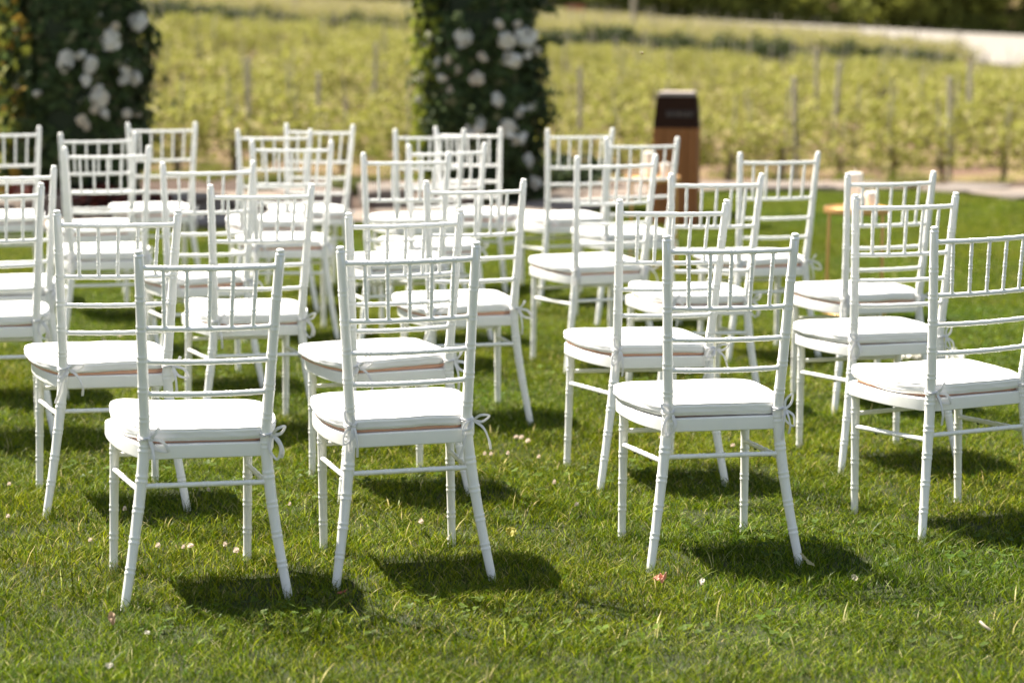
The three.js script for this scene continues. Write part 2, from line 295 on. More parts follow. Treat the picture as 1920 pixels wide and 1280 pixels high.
function tieParts(side, seed) {
  const R = rng(seed * 31 + (side > 0 ? 7 : 3)), p = postAt(0.436), px = side * p.x, pz = p.z, list = [], y = 0.432 + R() * 0.01;
  for (let k = 0; k < 2; k++) { const ring = []; for (let a = 0; a <= 10; a++) { const t = a / 10 * Math.PI * 2; ring.push(V(px + Math.cos(t) * 0.0165, y + k * 0.005 - 0.002 + Math.sin(t * 2 + k) * 0.002, pz + Math.sin(t) * 0.0165)); } list.push(ribbon(ring, 0.0055, 0.0008, V(0, 1, 0.01), 22)); }
  const kx = px + (side > 0 ? 0.014 : 0.006 + R() * 0.01), ky = y, kz = pz + 0.013 + R() * 0.006;
  const knot = new THREE.IcosahedronGeometry(0.0055, 1); knot.scale(1, 1.2, 0.8); knot.translate(kx, ky, kz);
  list.push(fromArrays([...knot.attributes.position.array], [...Array(knot.attributes.position.count).keys()]));
  const w = 0.0068 + R() * 0.003;
  const loop = (ax, ay, l0) => { const len = l0 * 1.3, q = V(ax, ay, 0).normalize(), o = V(-q.y, q.x, 0.3).multiplyScalar(len * 0.22), z = (R() - 0.3) * 0.02; return ribbon([V(kx, ky, kz), V(kx + q.x * len * 0.5 + o.x, ky + q.y * len * 0.5 + o.y, kz + z + 0.004), V(kx + q.x * len, ky + q.y * len, kz + z), V(kx + q.x * len * 0.5 - o.x, ky + q.y * len * 0.5 - o.y, kz + z - 0.003), V(kx, ky, kz)], w, 0.0007, V(0.2, 0.1, 1)); };
  const tail = (ax, l0, len = l0 * 1.35) => ribbon([V(kx, ky, kz), V(kx + ax * len * 0.35, ky - len * 0.25, kz + 0.008), V(kx + ax * len * 0.55, ky - len * 0.65, kz + 0.006 + R() * 0.01), V(kx + ax * len * (0.5 + R() * 0.3), ky - len, kz + 0.004)], w, 0.0007, V(0.2, 0.1, 1));
  const out = side > 0 ? 1 : (R() < 0.5 ? 1 : -1);
  if (seed % 4 === 0) list.push(loop(out * 0.5, 0.9, 0.036), loop(out * 0.5, -0.9, 0.042), tail(out * 0.3, 0.05), tail(-out * 0.15, 0.062));
  if (seed % 4 === 1) list.push(loop(out, 0.25, 0.034), loop(-out * 0.6, -0.5, 0.03), tail(out * 0.9, 0.06), tail(-out * 0.5, 0.075));
  if (seed % 4 === 2) list.push(loop(out, -0.7, 0.045), tail(out * 0.2, 0.07), ribbon([V(kx, ky, kz), V(kx + out * 0.012, ky + 0.012, kz + 0.006), V(kx + out * 0.024, ky + 0.03, kz + 0.004)], w, 0.0007, V(0.2, 0.1, 1)));
  if (seed % 4 === 3) list.push(loop(out * 0.8, 0.6, 0.03), loop(out * 0.2, -1, 0.05), tail(out * 0.8, 0.045));
  return merge(list.map(g => { const h = g.clone(); h.deleteAttribute('uv'); return h; }));
}
function makeChair(seed) {
  const o = new THREE.Group(), G = chairGeo;
  for (const k of [0, 1]) part('back_post', G.post[k], M.paint, o);
  for (const k of [0, 1]) part('front_leg', G.frontLeg[k], M.paint, o);
  G.rail.forEach(g => part('back_rail', g, M.paint, o));
  G.spindle.forEach(g => part('spindle', g, M.paint, o));
  part('stretcher', G.backStretcher, M.paint, o); part('stretcher', G.frontStretcher, M.paint, o);
  for (const k of [0, 1]) { const s = part('stretcher', G.sideStretcher[k], M.paint, o); part('screw_plug', G.plug[k], M.plug, s); }
  part('seat_frame', G.frame, M.paint, o);
  const C = cushionParts(seed), cu = part('cushion', C.top, M.fabric, o);
  part('piping', C.pipe, M.fabric, cu); const b = part('cushion_base', C.board, M.peach, cu); b.userData.label = 'peach coloured underside of the cushion';
  part('ribbon_tie', tieParts(-1, seed), M.ribbon, o); part('ribbon_tie', tieParts(1, seed + 1), M.ribbon, o);
  return o;
}
const protos = [0, 1, 2, 3].map(makeChair);
const CH = [ // x, z, turn, tilt about x, tilt about z, y, prototype, label
  [-0.7916, -6.1023, 0.2928, 0.013, -0.0144, -0.0011, 2, 'leftmost of the four nearest white chairs, thin ribbon bow hanging at its right post'],
  [-0.2649, -6.3214, 0.2141, 0.01, 0.0205, -0.0047, 0, 'second from left of the four nearest white chairs, long ribbon tails on both posts'],
  [0.5782, -6.5069, 0.2008, -0.0048, 0.002, 0.0052, 3, 'third from left of the four nearest white chairs, above the peach coloured crumpled petal'],
  [1.3654, -6.9492, 0.3854, -0.0087, 0.0258, 0.0005, 2, 'nearest white chair at the right edge of the picture, right post cut off'],
  [-1.204, -7.211, 0.3052, 0.0112, -0.0155, 0.0056, 1, 'white chair directly behind the leftmost nearest one, cushion raised over a peach coloured base'],
  [-0.3433, -7.4473, 0.3473, 0.0057, 0.0083, -0.0129, 1, 'white chair directly behind the second nearest one, plump cushion sticking out to its left'],
  [0.4739, -7.6279, 0.2915, -0.007, -0.0205, 0.0105, 0, 'white chair standing just behind and left of the third nearest chair'],
  [1.2863, -7.9759, 0.2745, -0.0154, 0.0045, 0.0065, 3, 'second row white chair at right, partly behind the right edge chair'],
  [-0.9041, -8.4839, 0.3013, 0.0098, -0.0091, -0.0081, 2, 'white chair in the third row seen over the top of the leftmost nearest chair'],
  [-0.1441, -8.7663, 0.2288, 0.0153, 0.0075, -0.007, 1, 'third row white chair in the middle with a ribbon sticking out right over open grass'],
  [0.7387, -9.0878, 0.2625, 0.0002, -0.0108, -0.0031, 2, 'third row white chair whose back rises behind the second row chair right of the middle'],
  [1.413, -9.1572, 0.3164, 0, 0.0065, 0.0006, 0, 'white chair in front of the gold table with three candles at right'],
  [1.1285, -10.4465, 0.2697, 0, -0.0013, -0.0003, 1, 'white chair just left of the right gold table, right end of the fourth row'],
  [0.4078, -10.099, 0.3834, 0.0147, 0.004, 0.0041, 0, 'fourth row white chair right of the middle with its left legs showing over open lawn'],
  [0.3255, -12.4886, 0.3461, 0.0001, -0.001, -0.0023, 2, 'far white chair just right of the flower pillar foot in the middle'],
  [0.5993, -11.6156, 0.2747, 0, -0.0025, -0.0008, 3, 'far white chair in front of the left gold candle table and the wooden pedestal'],
  [-0.4412, -12.3374, 0.2778, 0.0001, -0.0039, -0.0016, 3, 'far white chair before the left edge of the middle flower pillar'],
  [-0.2246, -12.9103, -0.262, 0.0011, 0.0003, -0.0193, 1, 'farthest white chair centred before the middle flower pillar, turned to the right'],
  [-0.3048, -10.9469, 0.345, -0.0001, 0.0133, 0.0018, 2, 'fifth row white chair in the middle, its top rail rising to the right'],
  [-0.4531, -10.1495, 0.1929, -0.0005, 0.0039, 0.0083, 3, 'fourth row white chair left of the middle, beside bare stone paving'],
  [-1.8781, -12.9011, 0.2964, 0.0001, 0.0016, -0.001, 1, 'farthest white chair right beside the left flower pillar, puffed cushion'],
  [-2.0193, -11.7694, 0.2978, -0.0001, 0.0067, 0.0022, 0, 'white chair before the left flower pillar with red plants seen through its back'],
  [-1.7675, -10.5189, 0.252, -0.0003, 0.0031, 0.0057, 3, 'white chair overlapping closely in front of the chair before the left flower pillar'],
  [-1.2138, -9.5742, 0.2797, 0, 0.0018, 0.0006, 1, 'fourth row white chair at left, its wide back rising behind the third row chair'],
  [-2.6035, -12.3526, 0.27, 0, 0, 0, 2, 'farthest of the white chairs cut off at the left edge, before the left flower pillar'],
  [-1.9416, -9.2435, 0.27, 0, 0, 0, 3, 'middle one of the three white chairs cut off at the left edge'],
  [-1.8133, -8.3291, 0.27, 0, 0, 0, 2, 'nearest of the white chairs cut off at the left edge, ribbon at its right post'],
  [-1.1935, -12.025, 0.1814, -0.0005, -0.0028, 0.0087, 0, 'far white chair between the two flower pillars, its left post standing clear of others'],
  [-1.061, -12.8884, 0.2747, 0.0003, -0.0243, -0.0056, 2, 'farthest white chair between the two flower pillars, leaning to the right'],
  [-1.0182, -11.0259, 0.1627, -0.0004, -0.0068, 0.0077, 1, 'fifth row white chair between the two flower pillars, in front of two farther chairs'],
];
const firstUse = [true, true, true, true];
for (const [x, z, a, rx, rz, y, k, label] of CH) {
  const o = firstUse[k] ? protos[k] : protos[k].clone(); firstUse[k] = false;
  o.name = numbered('banquet_chair'); o.position.set(x, y, z); o.rotation.order = 'YZX'; o.rotation.set(rx, a, rz); scene.add(o);
  o.userData = { label, category: 'chair', group: 'white chairs set out in rows on the lawn' };
}

// ---------------------------------------------------------------- tables and candles
function makeTable() {
  const o = new THREE.Group(), r = 0.163, H = 0.55;
  part('table_top', new THREE.LatheGeometry([[0, H - 0.004], [r - 0.012, H - 0.004], [r - 0.006, H - 0.003], [r - 0.005, H + 0.006], [r - 0.002, H + 0.0075], [r, H + 0.005], [r + 0.001, H - 0.02], [r - 0.002, H - 0.025], [r - 0.006, H - 0.022], [r - 0.007, H - 0.012], [0, H - 0.012]].map(p => new THREE.Vector2(...p)), 48), M.gold, o);
  for (let k = 0; k < 3; k++) { const a = 2.9 + k * Math.PI * 2 / 3; part('leg', rod(new THREE.LineCurve3(V(Math.cos(a) * (r - 0.012), H - 0.02, Math.sin(a) * (r - 0.012)), V(Math.cos(a) * (r - 0.004), -0.02, Math.sin(a) * (r - 0.004))), [[0, 0.0075], [0.5, 0.0075], [1, 0.0075]], 10), M.gold, o); }
  part('lower_ring', new THREE.TorusGeometry(r - 0.006, 0.0045, 8, 48).rotateX(Math.PI / 2).translate(0, 0.03, 0), M.gold, o);
  return o;
}
const tableProto = makeTable(); tableProto.name = numbered('side_table'); tableProto.position.set(1.712, 0, -12.0); tableProto.rotation.y = 0.1; scene.add(tableProto);
tag(tableProto, 'round gold side table with candles standing on the open lawn at right', 'table', 'gold candle tables');
copyOf(tableProto, 'side_table', [0.822, 0, -14.2], 1.15, 'round gold side table with candles in front of the wooden pedestal', 'table', 'gold candle tables');
function candle(x, z, r, h, label) {
  const o = thing('pillar_candle', label, 'candle', [x, 0.5465, z], 0, 'white pillar candles on gold tables');
  part('wax_body', new THREE.LatheGeometry([[0, 0], [r, 0], [r, 0.003], [r, h - 0.008], [r - 0.003, h - 0.002], [r - 0.008, h], [r * 0.5, h - 0.004], [0.002, h - 0.006]].map(p => new THREE.Vector2(...p)), 32), M.wax, o);
  part('wick', rod(new THREE.CatmullRomCurve3([V(0, h - 0.008, 0), V(0.001, h + 0.008, 0), V(-0.002, h + 0.022, 0.002)]), [[0, 0.0025], [0.5, 0.0025], [1, 0.0018]], 6), M.wick, o);
}
candle(1.712, -12.075, 0.039, 0.175, 'tallest white pillar candle at the back of the right gold table');
candle(1.706, -11.90, 0.035, 0.072, 'low white pillar candle at the front left of the right gold table');
candle(1.782, -11.985, 0.034, 0.088, 'middling white pillar candle at the right of the right gold table');
candle(0.808, -14.25, 0.036, 0.15, 'tallest white pillar candle on the left gold table before the pedestal');
candle(0.896, -14.19, 0.032, 0.085, 'shorter white pillar candle at the right of the left gold table');

// ---------------------------------------------------------------- wooden pedestal
{
  const R = rng(5), o = thing('wooden_pedestal', 'slim reddish wooden pedestal with a dark box on top beyond the chairs', 'pedestal', [1.164, 0, -17.2], -0.14);
  const grain = k => { const t = dataTexture(128, (u, v) => { const a = tile((x, y) => fbm(x * 6, y * 0.5, k), u, v, 5), b = tile((x, y) => noise(x * 24, y, k + 4), u, v, 4), q = clamp(0.62 + a * 0.55 + b * 0.2, 0, 1); return [0.97 * q, 0.60 * q, 0.31 * q]; }, true); return new THREE.MeshStandardMaterial({ map: t, roughness: 0.7 }); };
  const wood = [grain(1.1), grain(3.4)], H = 0.70, W = 0.315;
  for (let f = 0; f < 4; f++) for (let k = 0; k < 4; k++) {
    const w = W / 4, g = new RoundedBoxGeometry(w - 0.004, H, 0.02, 1, 0.003); const b = part('plank', g, wood[R() * 2 | 0], o);
    const a = f * Math.PI / 2, lx = -W / 2 + w * (k + 0.5) * (f % 2 ? 0.93 : 1) + (f % 2 ? W * 0.035 : 0), lz = W / 2 - 0.01; b.position.set(Math.cos(a) * lx + Math.sin(a) * lz, H / 2, -Math.sin(a) * lx + Math.cos(a) * lz); b.rotation.y = a;
  }
  const dark = new THREE.MeshPhysicalMaterial({ color: lin(0.04, 0.019, 0.013), roughness: 0.95, specularIntensity: 0.15 });
  const fr = new THREE.CylinderGeometry(0.275 / Math.SQRT2, 0.312 / Math.SQRT2, 0.215, 4, 1).rotateY(Math.PI / 4); const bx = part('top_box', fr.toNonIndexed(), dark, o); bx.geometry.computeVertexNormals(); bx.position.y = H + 0.1095;
  const c = document.createElement('canvas'); c.width = 256; c.height = 64; const x = c.getContext('2d'); x.fillStyle = '#2b1c17'; x.fillRect(0, 0, 256, 64);
  x.fillStyle = '#6a5548'; for (let k = 0; k < 7; k++) { x.fillRect(12 + k * 34, 14 + R() * 8, 8 + R() * 14, 20 + R() * 16); }
  const pt = new THREE.CanvasTexture(c); pt.colorSpace = THREE.SRGBColorSpace;
  const pl = part('name_plate', new RoundedBoxGeometry(0.2, 0.05, 0.006, 1, 0.002), new THREE.MeshStandardMaterial({ map: pt, roughness: 0.6 }), bx); pl.position.set(0.03, -0.01, 0.149); pl.rotation.x = -0.086;
  const lid = part('lid', new RoundedBoxGeometry(0.255, 0.036, 0.255, 3, 0.014), new THREE.MeshStandardMaterial({ color: lin(0.36, 0.30, 0.27), roughness: 0.8 }), o); lid.position.y = H + 0.2355;
}

// ---------------------------------------------------------------- flower pillars
function bloomGeo(seed) {   // a ruffled round bloom of radius 1
  const R = rng(seed), pos = [], idx = []; let k = 0;
  const petal = (dir, size, curl) => {
    const q = new THREE.Quaternion().setFromUnitVectors(V(0, 1, 0), dir), tw = R() * 6.28;
    for (let j = 0; j < 4; j++) for (let i = 0; i < 4; i++) {
      const u = (i / 3 - 0.5) * 2, v = j / 3, w = Math.sin(0.5 + v * 2.2) * 0.6, p = V(u * w * size, 0.35 + v * 0.62 - curl * v * v * 0.25 + Math.sin(u * 5 + seed) * 0.04, (v - 0.3) * size * 0.8 + u * u * 0.12 * size);
      p.applyAxisAngle(V(0, 1, 0), tw).applyQuaternion(q); pos.push(p.x, p.y, p.z);
    }
    for (let j = 0; j < 3; j++) for (let i = 0; i < 3; i++) { const a = k + j * 4 + i; idx.push(a, a + 1, a + 4, a + 1, a + 5, a + 4); }
    k += 16;
  };
  for (let n = 0; n < 46; n++) { const y = 1 - 2 * (n + 0.5) / 46, a = n * 2.39996, s = Math.sqrt(1 - y * y); petal(V(Math.cos(a) * s + (R() - 0.5) * 0.3, y + (R() - 0.5) * 0.3, Math.sin(a) * s + (R() - 0.5) * 0.3).normalize(), 0.5 + R() * 0.3, R()); }
  return fromArrays(pos, idx);
}
const blooms = [11, 22, 33].map(bloomGeo);
// cloud of leaves: place(R) -> {p, out} ; each leaf a bent blade of four triangles
function leafCloud(n, seed, place, size, tint) {
  const R = rng(seed), pos = new Float32Array(n * 18), col = new Float32Array(n * 18), idx = [];
  const a = V(), b = V(), c = V(), q = V();
  for (let i = 0; i < n; i++) {
    const { p, out } = place(R), s = size * (0.55 + R() * 0.8), w = s * (0.34 + R() * 0.2);
    a.set(R() - 0.5, R() - 0.5, R() - 0.5).multiplyScalar(1.5).add(out).normalize(); b.set(R() - 0.5, R() - 0.7, R() - 0.5).cross(a).normalize(); c.crossVectors(a, b);
    const put = (k, u, v, h) => { q.copy(p).addScaledVector(b, u * w).addScaledVector(c, (v - 0.5) * s).addScaledVector(a, h * s); pos.set([q.x, q.y, q.z], i * 18 + k * 3); };
    put(0, 0, 0, 0); put(1, -1, 0.45, -0.05); put(2, 0, 0.5, 0.10); put(3, 1, 0.45, -0.05); put(4, 0, 1, -0.18); put(5, 0, 1, -0.18);
    const t = tint(R, p); for (let k = 0; k < 6; k++) col.set(t, i * 18 + k * 3);
    const o = i * 6; idx.push(o, o + 2, o + 1, o, o + 3, o + 2, o + 1, o + 2, o + 4, o + 2, o + 3, o + 4);
  }
  const g = new THREE.BufferGeometry(); g.setAttribute('position', new THREE.BufferAttribute(pos, 3)); g.setAttribute('color', new THREE.BufferAttribute(col, 3)); g.setIndex(idx); g.computeVertexNormals(); return g;
}
function pillar(base, label, flowers, R0, seed, yellow) {
  const o = thing('floral_pillar', label, 'flower pillar', base, 0, undefined), H = 2.7;
  const rad = (y, a) => R0 * (0.90 + 0.30 * noise(y * 2.4 + seed, Math.cos(a) * 1.6, Math.sin(a) * 1.6) + 0.16 * noise(y * 6, a * 2, seed));
  part('moss_core', (() => { const g = new THREE.CylinderGeometry(R0 * 0.66, R0 * 0.72, H, 20, 12).translate(0, H / 2, 0), p = g.attributes.position; for (let i = 0; i < p.count; i++) { const k = 1 + noise(p.getX(i) * 5, p.getY(i) * 5, p.getZ(i) * 5) * 0.2; p.setX(i, p.getX(i) * k); p.setZ(i, p.getZ(i) * k); } g.computeVertexNormals(); return g; })(), new THREE.MeshStandardMaterial({ color: lin(0.02, 0.03, 0.013), roughness: 1 }), o);
  const place = R => { const y = Math.pow(R(), 0.95) * (H + 0.1), a = R() * 6.283, rr = rad(y, a) * (0.72 + 0.34 * Math.sqrt(R()) + (R() < 0.04 ? R() * 0.18 : 0)); return { p: V(Math.cos(a) * rr, y, Math.sin(a) * rr * 0.8), out: V(Math.cos(a), 0.35, Math.sin(a)) }; };
  const RS = rng(seed + 3), sprigs = []; for (let k = 0; k < 70; k++) { const y = 0.15 + RS() * 2.4, a = RS() * 6.283, l = 0.12 + RS() * 0.24, d = V(Math.cos(a), (RS() - 0.25) * 1.2, Math.sin(a) * 0.8).normalize(); sprigs.push([V(Math.cos(a) * rad(y, a) * 0.9, y, Math.sin(a) * rad(y, a) * 0.74), d, l]); }
  const sp = part('sprigs', leafCloud(1900, seed + 4, R => { const [b, d, l] = sprigs[R() * 70 | 0], t = R(); return { p: b.clone().addScaledVector(d, l * t).add(V((R() - 0.5) * 0.05, (R() - 0.5) * 0.05 - t * t * 0.04, (R() - 0.5) * 0.05)), out: d }; }, 0.055, R => { const k = 0.6 + R() * 0.8; return [0.075 * k, 0.105 * k, 0.035 * k]; }), M.leaf, o); sp.userData.kind = 'stuff';
  const f = part('foliage', leafCloud(15000, seed, place, 0.075, (R, p) => { const k = 0.55 + R() * 0.8, w = R() < 0.12 ? 1 : 0; return [lerp(0.075, 0.20, w) * k, lerp(0.112, 0.20, w) * k, lerp(0.04, 0.10, w) * k]; }), M.leaf, o); f.userData.kind = 'stuff';
  if (yellow) { const y = part('yellow_foliage', leafCloud(1300, seed + 9, R => { const t = place(R); t.p.x = -R0 * (0.45 + 0.6 * R()); t.p.z = (R() - 0.3) * 0.7; return t; }, 0.085, R => { const k = 0.6 + R() * 0.7, r = R(); return r < 0.18 ? [0.36 * k, 0.23 * k, 0.04 * k] : r < 0.6 ? [0.06 * k, 0.09 * k, 0.03 * k] : [0.22 * k, 0.24 * k, 0.04 * k]; }), M.leaf, o); y.userData.kind = 'stuff'; y.userData.label = 'yellow and orange leaves on the left side'; }
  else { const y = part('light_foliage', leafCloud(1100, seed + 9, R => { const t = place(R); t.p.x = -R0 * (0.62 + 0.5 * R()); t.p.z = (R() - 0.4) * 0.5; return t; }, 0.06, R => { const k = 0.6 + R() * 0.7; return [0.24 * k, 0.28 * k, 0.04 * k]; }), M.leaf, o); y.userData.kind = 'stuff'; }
  const R = rng(seed + 77);
  for (const [x, y, r, m] of flowers) {
    const b = part('flower', blooms[R() * 3 | 0], m === 1 ? M.blush : M.petal, o), lx = x - base[0], front = Math.sqrt(Math.max(0.05, 1 - (lx / R0) ** 2)) * R0 * 0.8;
    b.scale.set(r * 1.3, r * (1.1 + R() * 0.35), r * 0.9); b.position.set(lx, y - base[1], front + 0.03); b.rotation.set(R() * 6, R() * 6, R() * 6);
  }
  for (let k = 0; k < 10; k++) { const y = 1.75 + R() * 0.85, a = 0.3 + R() * 2.5, b = part('flower', blooms[R() * 3 | 0], M.petal, o), r = 0.04 + R() * 0.035; b.scale.setScalar(r); b.position.set(Math.cos(a) * R0, y, Math.sin(a) * R0 * 0.85); }
}
pillar([-0.257, 0.03, -19.0], 'tall dark green flower pillar with white blooms in the middle beyond the chairs', [[-0.389, 1.301, 0.073], [0.09, 1.312, 0.082], [-0.052, 1.287, 0.061], [-0.011, 1.142, 0.069], [-0.283, 0.999, 0.053, 1], [-0.119, 0.833, 0.057], [-0.294, 0.621, 0.086], [-0.029, 0.623, 0.073], [0.025, 0.55, 0.073], [0.184, 1.203, 0.037], [0.111, 1.179, 0.033], [-0.73, 1.004, 0.045], [-0.74, 0.814, 0.037], [-0.466, 1.139, 0.053, 1], [-0.425, 1.075, 0.041, 1], [-0.547, 0.997, 0.037], [-0.478, 0.913, 0.033, 1], [-0.661, 1.308, 0.033], [0.134, 0.782, 0.045], [0.052, 0.741, 0.049], [0.116, 0.358, 0.053], [0.17, 0.187, 0.057], [-0.235, 1.161, 0.037, 1], [-0.68, 1.267, 0.033], [-0.11, 1.411, 0.037, 1], [0.028, 1.412, 0.033, 1], [-0.58, 1.115, 0.033]], 0.475, 101, false);
pillar([-3.25, 0.03, -18.0], 'tall flower pillar with white blooms and yellow leaves at the left edge', [[-2.749, 1.423, 0.066], [-2.92, 1.281, 0.062], [-3.234, 1.134, 0.069], [-3.058, 1.108, 0.058], [-3.126, 1.181, 0.035], [-3.091, 1.001, 0.042], [-2.827, 1.086, 0.054], [-2.771, 1.01, 0.05], [-2.84, 1.002, 0.042], [-3.004, 0.886, 0.066], [-2.968, 0.756, 0.035], [-3.127, 0.713, 0.035, 1], [-3.124, 0.84, 0.027, 1], [-3.005, 1.467, 0.031], [-2.891, 1.384, 0.035, 1], [-3.037, 0.79, 0.031, 1], [-3.097, 0.674, 0.031, 1], [-2.825, 0.753, 0.031, 1], [-2.76, 0.753, 0.031, 1], [-3.621, 1.38, 0.027], [-3.611, 0.96, 0.027], [-3.637, 0.691, 0.023], [-3.451, 0.903, 0.027]], 0.52, 202, true);

// ---------------------------------------------------------------- plants in the bed
function bush(name, label, category, x, z, r, h, n, size, tint, seed, group, y0 = 0.03) {
  const o = thing(name, label, category, [x, y0, z], 0, group);
  part('foliage', leafCloud(n, seed, R => { const a = R() * 6.283, u = Math.sqrt(R()), t = R(); return { p: V(Math.cos(a) * r * u * (0.5 + t * 0.6), h * (0.08 + t * 0.92 * (1 - u * u * 0.35)), Math.sin(a) * r * u * (0.5 + t * 0.6)), out: V(Math.cos(a) * 0.6, 0.9, Math.sin(a) * 0.6) }; }, size, tint), M.leaf, o);
  const st = []; const R = rng(seed + 5); for (let k = 0; k < 7; k++) { const a = R() * 6.28; st.push(rod(new THREE.LineCurve3(V(0, -0.03, 0), V(Math.cos(a) * r * 0.6, h * 0.75, Math.sin(a) * r * 0.6)), [[0, 0.006], [1, 0.003]], 5)); }
  part('stem', merge(st), M.stem, o); return o;
}
const redTint = R => { const k = 0.5 + R() * 0.8; return R() < 0.75 ? [0.17 * k, 0.042 * k, 0.028 * k] : [0.05 * k, 0.018 * k, 0.02 * k]; };
const darkTint = R => { const k = 0.5 + R() * 0.8; return [0.035 * k, 0.06 * k, 0.02 * k]; };
const limeTint = R => { const k = 0.5 + R() * 0.8; return [0.13 * k, 0.15 * k, 0.03 * k]; };
bush('red_leaved_plant', 'red leaved plant at the foot of the left flower pillar, left of the chair gap', 'plant', -3.42, -17.45, 0.24, 0.26, 420, 0.075, redTint, 61);
bush('red_leaved_plant', 'red leaved plant seen through the chair backs below the left flower pillar', 'plant', -2.98, -17.4, 0.25, 0.23, 420, 0.075, redTint, 62);
bush('red_leaved_plant', 'red leaved plant right of the left flower pillar foot', 'plant', -2.62, -17.5, 0.17, 0.18, 260, 0.07, redTint, 63);
bush('leafy_plant', 'dark green low plant behind the foot of the middle flower pillar', 'plant', 0.45, -20.3, 0.42, 0.3, 700, 0.07, darkTint, 64);
bush('leafy_plant', 'yellow green low plant between the flower pillars', 'plant', -1.3, -19.5, 0.22, 0.16, 300, 0.05, limeTint, 65);
bush('leafy_plant', 'lime green plant beside the right of the middle flower pillar', 'plant', 0.22, -19.4, 0.14, 0.36, 260, 0.05, limeTint, 66);
bush('leafy_plant', 'small green plant right of the left flower pillar behind the chairs', 'plant', -1.95, -19.0, 0.2, 0.2, 300, 0.05, limeTint, 67);

// ---------------------------------------------------------------- vineyard
const VC = new THREE.Color();
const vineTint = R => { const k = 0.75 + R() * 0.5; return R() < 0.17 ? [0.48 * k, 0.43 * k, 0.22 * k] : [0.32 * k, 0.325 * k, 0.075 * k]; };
function vineFoliage(seed, n, len, top) {
  return leafCloud(n, seed, R => { const x = (R() - 0.5) * len, sh = 0.5 + 0.5 * noise(x * 3.3 + seed, seed * 0.7), y = 0.20 + Math.pow(R(), 1.15) * (top - 0.20) * (0.55 + sh * 0.75); return { p: V(x, y, (R() - 0.5) * (0.34 + 0.2 * sh)), out: V(0, 0.5, R() - 0.5) }; }, 0.074, vineTint);
}
const vineGeos = [1, 2, 3, 4, 5].map(k => vineFoliage(300 + k, 330, 0.8, 0.80));
const trunkGeo = k => { const R = rng(k * 91), c = new THREE.CatmullRomCurve3([V(0, -0.06, 0), V((R() - 0.5) * 0.05, 0.15, (R() - 0.5) * 0.05), V((R() - 0.5) * 0.1, 0.32, (R() - 0.5) * 0.06), V((R() - 0.5) * 0.16, 0.5, 0)]); const arms = [-1, 1].map(s => rod(new THREE.CatmullRomCurve3([c.getPoint(0.75), V(s * 0.15, 0.42, 0), V(s * 0.33, 0.45, 0.02)]), [[0, 0.014], [0.5, 0.011], [1, 0.006]], 6)); return merge([rod(c, [[0, 0.042], [0.3, 0.034], [0.6, 0.034], [1, 0.014]], 8), ...arms]); };
const trunks = [1, 2, 3].map(trunkGeo), stakeGeo = rod(new THREE.LineCurve3(V(0.05, -0.05, 0.02), V(0.09, 1.12, 0.0)), [[0, 0.012], [1, 0.011]], 6);
const ROW0 = 25.4, STEP = 2.5, vn = [0, 0];
const ORD = ['first', 'second', 'third', 'fourth', 'fifth', 'sixth', 'seventh', 'eighth', 'ninth', 'tenth', 'eleventh', 'twelfth', 'thirteenth', 'fourteenth', 'fifteenth', 'sixteenth', 'seventeenth', 'eighteenth', 'nineteenth', 'twentieth', 'twenty first', 'twenty second', 'twenty third', 'twenty fourth', 'twenty fifth', 'twenty sixth', 'twenty seventh', 'twenty eighth'];
